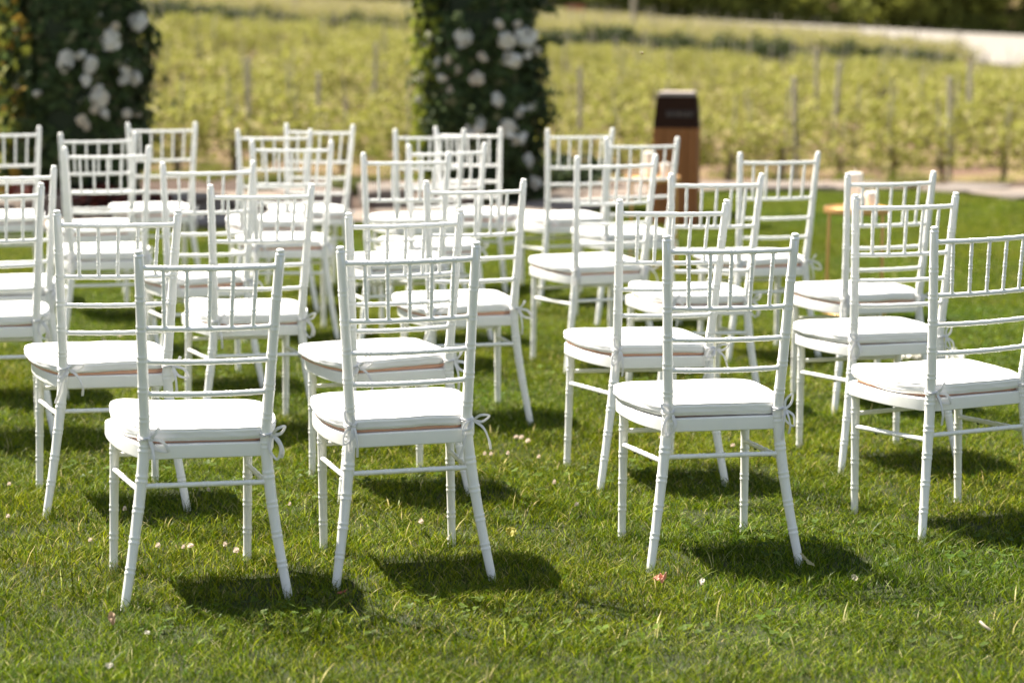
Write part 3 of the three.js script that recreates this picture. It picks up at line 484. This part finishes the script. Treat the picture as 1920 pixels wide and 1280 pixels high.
{
  const R = rng(808), far = [[], [], [], [], []], farTrunk = [], farStake = [];
  const protoV = vineGeos.map((g, k) => { const o = new THREE.Group(); part('trunk', trunks[k % 3], M.bark, o); part('foliage', g, M.leaf, o); part('stake', stakeGeo, M.post, o); return o; }), used5 = [];
  for (let r = 0; ; r++) {
    const d = ROW0 + r * STEP; if (d > 182) break;
    if (d > 85.4 && d < 90.5) continue;
    const half = 0.2118 * d * 1.25 + 5;
    for (let x = -half + R() * 0.5; x < half; x += d < 40 && Math.abs(x) < 0.2118 * d + 3 ? 0.5 + R() * 0.16 : 0.66 + R() * 0.2) {
      if (inPoly(x, d, roadEdge)) continue;
      const y = fieldY(x, d), z = -(d + (R() - 0.5) * 0.25), k = R() * 5 | 0, turn = (R() < 0.5 ? 0 : Math.PI) + (R() - 0.5) * 0.3, s = (0.72 + R() * 0.5) * (0.85 + 0.35 * noise(x * 0.09, d * 0.09)), sy = s * lerp(1, 0.72, smooth(d, 60, 150));
      if (r < 2 && Math.abs(x) < 0.2118 * d + 0.6) {
        const o = used5[k] ? protoV[k].clone() : protoV[k]; used5[k] = true; o.name = numbered('grape_vine'); o.position.set(x, y, z); o.rotation.y = turn; o.scale.set(s, sy, s); scene.add(o);
        o.userData = { label: `young grape vine with dark trunk, ${ORD[vn[r]++]} from the left in the ${r ? 'second' : 'first'} vineyard row`, category: 'grape vine', group: r ? 'vines of the second vineyard row' : 'vines of the first vineyard row' };
      } else {
        if (R() < 0.04) continue;
        const m = new THREE.Matrix4().compose(V(x, y, z), new THREE.Quaternion().setFromAxisAngle(V(0, 1, 0), turn), V(s, sy, s)); far[k].push(m); if (d < 60) farTrunk.push(m); if (d < 110 && R() < 0.55) farStake.push(m);
      }
    }
  }
  const g = new THREE.Group(); g.name = 'vineyard_rows'; scene.add(g); g.userData = { label: 'rows of young yellow green vines filling the field up to the wood', category: 'vineyard', kind: 'stuff' };
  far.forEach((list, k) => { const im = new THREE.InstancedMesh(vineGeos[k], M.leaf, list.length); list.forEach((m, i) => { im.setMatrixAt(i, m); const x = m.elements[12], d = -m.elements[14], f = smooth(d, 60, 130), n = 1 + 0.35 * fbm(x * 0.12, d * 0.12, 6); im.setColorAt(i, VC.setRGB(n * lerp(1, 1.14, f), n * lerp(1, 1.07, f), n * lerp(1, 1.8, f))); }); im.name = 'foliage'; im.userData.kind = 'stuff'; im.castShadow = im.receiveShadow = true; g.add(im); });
  const it = new THREE.InstancedMesh(trunks[0], M.bark, farTrunk.length); farTrunk.forEach((m, i) => it.setMatrixAt(i, m)); it.name = 'trunk'; it.userData.kind = 'stuff'; it.castShadow = true; g.add(it);
  const is = new THREE.InstancedMesh(stakeGeo, M.post, farStake.length); farStake.forEach((m, i) => is.setMatrixAt(i, m)); is.name = 'stake'; is.userData.kind = 'stuff'; g.add(is);
  // posts
  const pg = new RoundedBoxGeometry(0.048, 1.5, 0.048, 1, 0.01), pr = []; let pn = 0;
  const place = [[0.75, 27.2, 1.06], [2.95, 25.3, 1.02], [4.6, 25.5, 1.04], [3.9, 29.3, 1.12], [5.9, 31.3, 1.05], [-2.2, 27.3, 0.95], [-3.2, 29.3, 1.1], [-1.9, 33.2, 1.25], [4.4, 35.2, 1.2]];
  place.sort((a, b) => a[0] / a[1] - b[0] / b[1]);
  for (const [x, d, h] of place) {
    const m = single('vineyard_post', pg, M.post, `grey trellis post among the yellow green vines, ${ORD[pn]} near post counted from the left`, 'post', 'grey posts in the vineyard rows'); m.scale.y = h / 1.2; m.position.set(x, fieldY(x, d) + 0.45, -d); m.rotation.z = (R() - 0.5) * 0.14; pn++;
  }
  for (let r = 8; r < 80; r++) { const d = ROW0 + r * STEP + 0.1; if (d > 195) break; for (let x = -0.22 * d + R() * 5; x < 0.22 * d; x += 7 + R() * 4) if (!inPoly(x, d, roadEdge)) pr.push(new THREE.Matrix4().compose(V(x, fieldY(x, d) + 0.45, -d), new THREE.Quaternion(), V(0.7, 0.85 + R() * 0.2, 0.7))); }
  const ip = new THREE.InstancedMesh(pg, M.post, pr.length); pr.forEach((m, i) => ip.setMatrixAt(i, m)); ip.name = 'post'; ip.userData.kind = 'stuff'; g.add(ip);
}
{ // weedy bank between the two vineyard blocks
  const geos = [1, 2, 3].map(k => leafCloud(160, 500 + k, R => { const a = R() * 6.283, u = Math.sqrt(R()); return { p: V(Math.cos(a) * u * 0.7, R() * 0.75 * (1 - u * u * 0.5), Math.sin(a) * u * 0.6), out: V(0, 1, 0.3) }; }, 0.16, R => { const k = 0.5 + R() * 0.8; return [0.05 * k, 0.07 * k, 0.016 * k]; }));
  const R = rng(71), g = new THREE.Group(); g.name = 'weedy_bank'; scene.add(g); g.userData = { label: 'dark green weedy bank crossing the vineyard', category: 'undergrowth', kind: 'stuff' };
  geos.forEach((ge, k) => { const list = []; for (let i = 0; i < 170; i++) { const x = -26 + R() * 46, d = 87.2 + R() * 1.6; if (noise(x * 0.35, 3.3) < -0.35) continue; list.push(new THREE.Matrix4().compose(V(x, fieldY(x, d) - 0.05, -d), new THREE.Quaternion().setFromAxisAngle(V(0, 1, 0), R() * 6), V(1, 0.7 + R() * 0.7, 1))); } const im = new THREE.InstancedMesh(ge, M.leaf, list.length); list.forEach((m, i) => im.setMatrixAt(i, m)); im.name = 'weeds'; im.userData.kind = 'stuff'; g.add(im); });
}
{ // wood on the rising ground beyond the track
  const R = rng(99), g = new THREE.Group(); g.name = 'far_wood'; scene.add(g); g.userData = { label: 'dark green wood along the top of the field', category: 'wood', kind: 'stuff' };
  for (let k = 0; k < 4; k++) {
    const lobes = []; for (let i = 0; i < 9; i++) lobes.push([V((R() - 0.5) * 5, 1.5 + R() * 5, (R() - 0.5) * 5), 1.2 + R() * 1.4]);
    const ge = leafCloud(1500, 700 + k, Q => { const [c, r] = lobes[Q() * 9 | 0], d = V(Q() - 0.5, Q() - 0.5, Q() - 0.5).normalize(); return { p: d.clone().multiplyScalar(r * (0.8 + Q() * 0.25)).add(c), out: d }; }, 0.75, Q => { const q = 0.5 + Q() * 0.9; return [0.22 * q, 0.24 * q, 0.045 * q]; });
    const list = []; for (let i = 0; i < 70; i++) { const x = -70 + R() * 150, d = 203.5 + Math.pow(R(), 1.6) * 45; list.push(new THREE.Matrix4().compose(V(x, fieldY(x, 205) + (d - 203) * 0.16 - 0.6, -d), new THREE.Quaternion().setFromAxisAngle(V(0, 1, 0), R() * 6), V(1, 0.8 + R() * 0.5, 1))); }
    const im = new THREE.InstancedMesh(ge, M.leaf, list.length); list.forEach((m, i) => im.setMatrixAt(i, m)); im.name = 'tree_crowns'; im.userData.kind = 'stuff'; im.castShadow = true; g.add(im);
  }
  const shr = leafCloud(300, 790, Q => ({ p: V((Q() - 0.5) * 5, Q() * 1.6, (Q() - 0.5) * 2), out: V(0, 0.6, 0.5) }), 0.5, Q => { const q = 0.5 + Q() * 0.8; return [0.20 * q, 0.22 * q, 0.045 * q]; });
  const im = new THREE.InstancedMesh(shr, M.leaf, 46); for (let i = 0; i < 46; i++) { const x = -80 + i * 3.7; im.setMatrixAt(i, new THREE.Matrix4().makeTranslation(x, fieldY(x, 202) - 0.1, -202.4 - R())); } im.name = 'undergrowth'; im.userData.kind = 'stuff'; g.add(im);
}
{ // two tall wooden poles standing in the field
  const mk = (x, d, label) => { const o = thing('wooden_pole', label, 'pole', [x, fieldY(x, d), -d]); part('pole', rod(new THREE.LineCurve3(V(0, -0.3, 0), V(0.1, 7, 0)), [[0, 0.11], [1, 0.08]], 10), M.post, o); const b = part('cross_bar', new RoundedBoxGeometry(1.4, 0.09, 0.09, 1, 0.02), M.post, o); b.position.set(0.1, 6.6, 0); };
  mk(4.95, 101, 'thin dark pole rising from the field right of the middle flower pillar');
  mk(-14.2, 99, 'thin pole rising from the field right of the left flower pillar');
  const h = thing('small_house', 'orange roofed house peeping from the wood at the top of the picture', 'house', [5.05, 0.75, -200.6], 0.2); h.scale.setScalar(0.45);
  part('wall', new RoundedBoxGeometry(3.2, 2.4, 2.6, 1, 0.02).translate(0, 0.2, 0), new THREE.MeshStandardMaterial({ color: lin(0.45, 0.32, 0.24), roughness: 0.95 }), h);
  const rf = new THREE.Shape(); rf.moveTo(-1.75, 0); rf.lineTo(1.75, 0); rf.lineTo(0, 1.3);
  part('roof', new THREE.ExtrudeGeometry(rf, { depth: 3.4, bevelEnabled: false }).rotateY(Math.PI / 2).translate(-1.7, 1.4, 0), new THREE.MeshStandardMaterial({ color: lin(0.50, 0.17, 0.08), roughness: 0.9 }), h);
}

// ---------------------------------------------------------------- grass
function bladesGeo(seed, size, n, hMin, hMax, wMax, dry, lean = 0.8) {
  const R = rng(seed), pos = [], col = [], idx = []; let o = 0;
  for (let i = 0; i < n; i++) {
    const x = (R() - 0.5) * size, z = (R() - 0.5) * size, h = lerp(hMin, hMax, Math.pow(R(), 1.4)), a = R() * 6.283, w = wMax * (0.5 + R() * 0.5), dir = R() * 6.283, ln = h * lean * (0.25 + R() * 1.35), ca = Math.cos(a), sa = Math.sin(a), cd = Math.cos(dir), sd = Math.sin(dir);
    const isDry = R() < dry, k = 0.25 + R() * 1.4, yel = Math.pow(R(), 1.4);
    const c = isDry ? [0.46 * k, 0.39 * k, 0.17 * k] : [lerp(0.045, 0.27, yel) * k, lerp(0.105, 0.30, yel) * k, lerp(0.002, 0.004, yel) * k];
    for (let j = 0; j < 3; j++) { const t = j / 3, off = t * t * ln, ww = w * (1 - t * 0.45) / 2, y = h * (t - t * t * 0.12); for (const s of [-1, 1]) { pos.push(x + cd * off + ca * ww * s, y, z + sd * off + sa * ww * s); col.push(...c); } }
    pos.push(x + cd * ln, h * 0.88, z + sd * ln); col.push(...c);
    idx.push(o, o + 1, o + 2, o + 1, o + 3, o + 2, o + 2, o + 3, o + 4, o + 3, o + 5, o + 4, o + 4, o + 5, o + 6); o += 7;
  }
  return fromArrays(pos, idx, { color: col });
}
function cloverGeo(seed, n, size) {
  const R = rng(seed), pos = [], col = [], idx = []; let o = 0;
  for (let i = 0; i < n; i++) {
    const x = (R() - 0.5) * size, z = (R() - 0.5) * size, y = 0.010 + R() * 0.022, r = 0.004 + R() * 0.0035, a0 = R() * 6.28, k = 0.7 + R() * 0.6, tx = (R() - 0.5) * 0.8, tz = (R() - 0.5) * 0.8;
    for (let l = 0; l < 3; l++) {
      const a = a0 + l * 2.094, cx = x + Math.cos(a) * r, cz = z + Math.sin(a) * r, c = [0.085 * k, 0.135 * k, 0.010 * k];
      pos.push(x, y, z); col.push(...c);
      for (let q = 0; q <= 5; q++) { const b = a + Math.PI + 0.6 + q / 5 * (6.283 - 1.2), px = cx + Math.cos(b) * r, pz = cz + Math.sin(b) * r; pos.push(px, y + (px - x) * tx + (pz - z) * tz + 0.002, pz); col.push(...c); }
      for (let q = 0; q < 5; q++) idx.push(o, o + q + 1, o + q + 2); o += 7;
    }
  }
  return fromArrays(pos, idx, { color: col });
}
{
  const R = rng(2024), S = 0.3, geos = [];
  for (let k = 0; k < 6; k++) geos.push(bladesGeo(900 + k, S * 1.15, 1500, 0.010, 0.047, 0.0030, 0.05));
  const tall = [0, 1, 2].map(k => bladesGeo(950 + k, 0.09, 11, 0.04, 0.105, 0.0046, 0.10, 0.85)), clov = [0, 1, 2].map(k => cloverGeo(970 + k, 20, 0.28));
  const bins = geos.map(() => []), tb = tall.map(() => []), cb = clov.map(() => []);
  const P = edgeCurve.getPoints(300), limit = x => { let z = -22; for (let i = 0; i < P.length - 1; i++) if ((P[i].x - x) * (P[i + 1].x - x) <= 0) z = Math.max(z, P[i].z); return z; };
  const put = (list, x, z, s, sy, y = 0) => list.push([new THREE.Matrix4().compose(V(x, y, z), new THREE.Quaternion().setFromEuler(new THREE.Euler((R() - 0.5) * 0.06, R() * 6.283, (R() - 0.5) * 0.06)), V(s, sy, s)), x, z]);
  for (let z = -3.6; z > -20.6; z -= S * 0.8) {
    const half = -z * 0.215 + 1.3;
    for (let x = -half; x < half; x += S * 0.8) {
      const xx = x + (R() - 0.5) * 0.12, zz = z + (R() - 0.5) * 0.12, lim = limit(xx); if (zz < lim - 0.02) continue;
      const hgt = 0.85 + 0.45 * fbm(xx * 1.3, zz * 1.3, 2) + (R() - 0.5) * 0.2;
      put(bins[R() * 6 | 0], xx, zz, 1, hgt);
      const far = smooth(-z, 8, 14), tn = fbm(xx * 0.9 + 5, zz * 0.9, 8);
      if (R() < (0.42 + tn * 1.3 + 0.4 * smooth(z, -6.3, -5.5)) * (1 - far * 0.7)) put(tb[R() * 3 | 0], xx + (R() - 0.5) * 0.25, zz + (R() - 0.5) * 0.25, 0.8 + R() * 0.4, 0.65 + R() * 0.45 + (z > -6.1 ? 0.15 : 0));
      if (z > -13 && fbm(xx * 1.1, zz * 1.1, 17) > 0.13) put(cb[R() * 3 | 0], xx, zz, 1, 0.9 + R() * 0.3);
    }
  }
  scene.updateMatrixWorld(true);   // blades left standing round the feet of the chairs, where the mower does not reach
  const feet = [[-0.21, 0.041], [0.21, 0.041], [-0.184, -0.389], [0.184, -0.389]];
  const footGeos = [0, 1].map(k => bladesGeo(990 + k, 0.085, 60, 0.025, 0.06, 0.0030, 0.06, 0.7)), fb = [[], []];
  scene.children.filter(o => /^banquet_chair/.test(o.name)).forEach(o => feet.forEach(([x, z]) => { const p = V(x, 0, z).applyMatrix4(o.matrixWorld); put(fb[R() * 2 | 0], p.x, p.z + 0.012, 1, 0.8 + R() * 0.4); }));
  const g = new THREE.Group(); g.name = 'grass'; scene.add(g); g.userData = { label: 'short mown lawn grass mixed with clover leaves', category: 'grass', kind: 'stuff' };
  const C = new THREE.Color(), add = (ge, list, name) => {
    const im = new THREE.InstancedMesh(ge, M.grass, list.length); im.name = name; im.userData.kind = 'stuff'; im.castShadow = im.receiveShadow = true;
    list.forEach(([m, x, z], i) => { im.setMatrixAt(i, m); const a = fbm(x * 0.7, z * 0.7, 31), b = fbm(x * 2.3, z * 2.3, 12), k = 1 + b * 0.55; im.setColorAt(i, C.setRGB(k * (1 + a * 0.45), k * (1 + a * 0.12), k * (1 - a * 0.2))); }); g.add(im);
  };
  bins.forEach((l, k) => add(geos[k], l, 'grass_blades')); tb.forEach((l, k) => add(tall[k], l, 'long_grass_blades')); cb.forEach((l, k) => add(clov[k], l, 'clover_leaves')); fb.forEach((l, k) => add(footGeos[k], l, 'grass_round_chair_feet'));
}

{ // rough weeds and dry grass between the kerb and the first vines
  const R = rng(515), geos = [0, 1, 2].map(k => bladesGeo(1200 + k, 0.34, 120, 0.05, 0.16, 0.007, 0.25, 0.7)), g = new THREE.Group();
  g.name = 'rough_weeds'; scene.add(g); g.userData = { label: 'rough weeds and dry grass on the brown strip before the first vines', category: 'weeds', kind: 'stuff' };
  geos.forEach(ge => { const list = []; for (let i = 0; i < 300; i++) { const d = 20.9 + R() * 9, x = (R() - 0.5) * 2 * (0.215 * d + 2); if (fbm(x * 0.8, d * 0.8, 44) < (x > 1 ? 0.12 : -0.05)) continue; list.push(new THREE.Matrix4().compose(V(x, d < 21.4 ? 0.03 : d < 23.2 ? lerp(0, fieldY(x, 25), smooth(d, 21.4, 23.2)) : fieldY(x, d), -d), new THREE.Quaternion().setFromAxisAngle(V(0, 1, 0), R() * 6.28), V(1, 0.6 + R() * 0.7, 1))); } const im = new THREE.InstancedMesh(ge, M.grass, list.length); list.forEach((m, i) => im.setMatrixAt(i, m)); im.name = 'weeds'; im.userData.kind = 'stuff'; g.add(im); });
}

// ---------------------------------------------------------------- clover blossoms and fallen bits
{
  const head = seed => { const R = rng(seed), pos = [], idx = []; let o = 0; for (let n = 0; n < 60; n++) { const y = 1 - 1.55 * (n + 0.5) / 60, a = n * 2.39996, s = Math.sqrt(Math.max(0, 1 - y * y)), d = V(Math.cos(a) * s, y, Math.sin(a) * s), t = V(-d.z, 0.2, d.x).normalize(), u = V().crossVectors(d, t), l = 0.85 + R() * 0.3; const base = d.clone().multiplyScalar(0.35), tip = d.clone().multiplyScalar(l).add(V(0, 0.12, 0)), mid = d.clone().multiplyScalar(0.75); for (const q of [base, mid.clone().addScaledVector(t, 0.16), mid.clone().addScaledVector(t, -0.16), tip, mid.clone().addScaledVector(u, 0.1)]) pos.push(q.x, q.y, q.z); idx.push(o, o + 1, o + 4, o, o + 4, o + 2, o + 1, o + 3, o + 4, o + 4, o + 3, o + 2); o += 5; } return fromArrays(pos, idx); };
  const heads = [head(1), head(2)], R = rng(66);
  const proto = [0, 1].map(k => { const o = new THREE.Group(), h = part('flower_head', heads[k], M.clover, o); h.scale.setScalar(0.0088); h.position.y = 0.05; part('stem', rod(new THREE.CatmullRomCurve3([V(0.004, -0.01, 0), V(0.002, 0.02, 0.001), V(0, 0.047, 0)]), [[0, 0.0011], [0.5, 0.0011], [1, 0.001]], 5), M.stem, o); return o; });
  const spots = [[-0.975, -6.499, 0.9], [-0.89, -6.555, 1.1], [-0.904, -6.521, 0.65], [-0.785, -6.524, 0.75], [-0.75, -6.452, 1.05], [-1.137, -6.988, 0.75], [-0.681, -6.748, 0.75], [-0.934, -7.314, 0.8], [0.015, -8.262, 1.15], [0.037, -8.21, 1.1], [0.057, -8.169, 1.15], [-0.259, -6.83, 1.0], [0.199, -7.115, 0.85], [-0.092, -7.943, 0.7], [-0.065, -7.895, 0.8], [-0.016, -7.936, 0.75], [0.135, -7.418, 0.7], [-1.559, -7.382, 0.8], [-1.466, -6.912, 0.75], [-0.629, -8.953, 0.9], [0.094, -7.871, 0.8], [0.397, -8.85, 0.9], [-1.172, -6.603, 0.75], [-0.667, -7.093, 0.6], [0.758, -8.138, 1.0], [-1.776, -10.867, 1.2], [-1.828, -10.703, 1.2], [0.52, -8.266, 0.9]];
  const first = [true, true], CL = ['white clover blossom left of centre between the legs of the leftmost nearest chair', 'bigger of two touching clover blossoms under the leftmost nearest chair', 'smaller of two touching clover blossoms under the leftmost nearest chair', "small flat clover blossom just left of the leftmost nearest chair's right front leg", "clover blossom at the foot of the leftmost nearest chair's right front leg", "tiny clover blossom in the shade behind the leftmost nearest chair's left legs", 'clover blossom between the two leftmost nearest chairs, near a white leg', 'clover blossom under the back stretcher of the leftmost nearest chair', 'leftmost of three clustered clover blossoms right of the second nearest chair', 'middle of three clustered clover blossoms right of the second nearest chair', 'rightmost of three clustered clover blossoms right of the second nearest chair', "clover blossom on the sunlit grass between the second nearest chair's front legs", 'clover blossom alone on the grass left of the third nearest chair', 'leftmost of three small clover blossoms right of the second nearest chair', 'middle one of three small clover blossoms right of the second nearest chair', 'right one of three small clover blossoms right of the second nearest chair', 'clover blossom between the second and third nearest chairs, beyond the shadow edge', 'upper clover blossom near the left edge of the picture', 'lower clover blossom near the left edge of the picture', "clover blossom seen behind the second nearest chair's left post", 'clover blossom right of the three clustered ones', 'clover blossom left of the second row chair right of the middle', "clover blossom left of the leftmost nearest chair's front leg", "clover blossom low in the grass right of the leftmost nearest chair's back leg", 'clover blossom beside the shade under the second row chair right of the middle', 'right one of two far clover blossoms seen through the second row chair at left', 'left one of two far clover blossoms seen through the second row chair at left', 'clover blossom beneath the second row chair standing left of the third nearest chair'];
  spots.forEach(([x, z, s], i) => { const k = i % 2, o = first[k] ? proto[k] : proto[k].clone(); first[k] = false; o.name = numbered('clover_blossom'); o.position.set(x, 0, z); o.rotation.set((R() - 0.5) * 0.3, R() * 6, (R() - 0.5) * 0.3); o.scale.set(s, 0.9 + R() * 0.25, s); scene.add(o); o.userData = { label: CL[i], category: 'clover blossom', group: 'clover blossoms in the lawn' }; });
}
function crumple(seed, w, h, amp, nx = 9, ny = 9) { const g = new THREE.PlaneGeometry(w, h, nx, ny).rotateX(-Math.PI / 2), p = g.attributes.position; for (let i = 0; i < p.count; i++) { const x = p.getX(i), z = p.getZ(i), u = x / w * 2, v = z / h * 2, k = Math.sqrt(Math.max(0.02, 1 - 0.55 * v * v)); p.setXYZ(i, x * k, noise(u * 1.6 + seed, v * 1.6, seed) * amp * 1.6 + noise(u * 4, v * 4 + seed) * amp * 0.6 + u * u * amp * 0.5, z * Math.sqrt(Math.max(0.05, 1 - 0.5 * u * u))); } g.computeVertexNormals(); return g; }
{
  const mat = (r, g, b, t = 0.3) => new THREE.MeshPhysicalMaterial({ color: lin(r, g, b), roughness: 0.75, transmission: t, thickness: 0, side: THREE.DoubleSide });
  const put = (name, geo, m, x, y, z, rx, ry, rz, label, cat) => { const o = single(name, geo, m, label, cat); o.position.set(x, y, z); o.rotation.set(rx, ry, rz); };
  put('fallen_petal', crumple(3, 0.036, 0.03, 0.011), mat(0.62, 0.27, 0.17), 0.389, 0.05, -6.165, 0.35, 0.4, 0, 'crumpled peach coloured petal on the grass in front of the third nearest chair', 'petal');
  put('dry_leaf', crumple(8, 0.055, 0.011, 0.005, 12, 4), mat(0.42, 0.38, 0.20), 0.797, 0.055, -6.362, 0.3, -0.7, -0.4, 'pale narrow leaf beside the right back foot of the third nearest chair', 'leaf');
  put('dry_twig', rod(new THREE.CatmullRomCurve3([V(-0.016, 0.004, 0), V(0, 0, 0.003), V(0.016, -0.003, 0)]), [[0, 0.003], [0.5, 0.0042], [1, 0.0028]], 7), mat(0.68, 0.56, 0.44, 0), 1.142, 0.055, -5.669, 0, -0.6, -0.35, 'short pale twig lying in the grass at the lower right', 'twig');
  put('fallen_petal', crumple(12, 0.016, 0.020, 0.004), mat(0.50, 0.45, 0.30), 0.897, 0.055, -6.164, 0.9, 0.4, 0, 'small cream petal in the shade right of the third nearest chair', 'petal');
  put('fallen_petal', crumple(15, 0.013, 0.026, 0.003), mat(0.56, 0.50, 0.40), 0.496, 0.052, -6.126, 0.5, -0.3, 0, 'narrow white petal right of the crumpled peach petal', 'petal');
  put('dry_leaf', crumple(18, 0.03, 0.034, 0.008), mat(0.40, 0.36, 0.03, 0.45), 0.0, 0.05, -6.721, 0.7, 0.3, 0, 'bright yellow leaf in the grass right of the second nearest chair', 'leaf');
  put('dry_leaf', crumple(21, 0.034, 0.007, 0.004, 12, 3), mat(0.34, 0.08, 0.03), -0.43, 0.045, -6.02, 0.1, 0.6, 0.2, 'thin reddish leaf in the grass in front of the second nearest chair', 'leaf');
  put('dry_leaf', crumple(24, 0.018, 0.036, 0.006), mat(0.40, 0.27, 0.16), -0.971, 0.045, -5.739, 0.9, 0.2, 0, 'brown upright leaf in front of the leftmost nearest chair', 'leaf');
  put('fallen_petal', crumple(27, 0.018, 0.016, 0.005), mat(0.56, 0.52, 0.42), -0.9, 0.055, -5.274, 0.6, 0.1, 0, 'cream petal at the lower left bottom edge of the picture', 'petal');
  put('fallen_petal', crumple(31, 0.014, 0.013, 0.004), mat(0.56, 0.52, 0.42), -0.859, 0.055, -5.566, 0.6, 0.7, 0, 'tiny white petal in the grass at the lower left', 'petal');
  // white petals strewn beneath the second row chair at right
  const o = thing('petal_heap', 'low heap of white flower petals on the grass behind the right edge chair', 'petals', [1.80, 0, -10.38]), R = rng(12), gs = [1, 2, 3].map(k => crumple(k * 5, 0.04, 0.036, 0.012, 4, 4));
  for (let k = 0; k < 46; k++) { const p = part('petal', gs[k % 3], M.petal, o); p.position.set((R() - 0.5) * 0.30, 0.03 + R() * 0.03, (R() - 0.5) * 0.14); p.rotation.set((R() - 0.5) * 1.2, R() * 6, (R() - 0.5) * 1.2); }
  // a bee in the air
  const b = thing('flying_bee', 'tiny bee in flight against the vineyard above the chairs', 'bee', [0.37, 1.395, -7.0], 0.8);
  part('body', new THREE.LatheGeometry([[0, -0.006], [0.0012, -0.0055], [0.0022, -0.003], [0.0021, -0.001], [0.0012, 0], [0.0022, 0.0018], [0.0018, 0.0034], [0.0009, 0.0038], [0.0015, 0.0048], [0, 0.0062]].map(p => new THREE.Vector2(...p)), 12).rotateZ(Math.PI / 2 - 0.3), new THREE.MeshStandardMaterial({ color: lin(0.22, 0.12, 0.04), roughness: 0.7 }), b);
  for (const s of [-1, 1]) { const w = new THREE.CircleGeometry(0.0028, 10).scale(0.6, 1, 1).translate(0, 0.0028, 0); const p = part('wing', w, mat(0.8, 0.78, 0.7, 0.5), b); p.position.set(-0.001, 0.0015, s * 0.001); p.rotation.set(s * 0.9, 0, 0.3); }
}
shade(scene);
renderer.render(scene, camera);
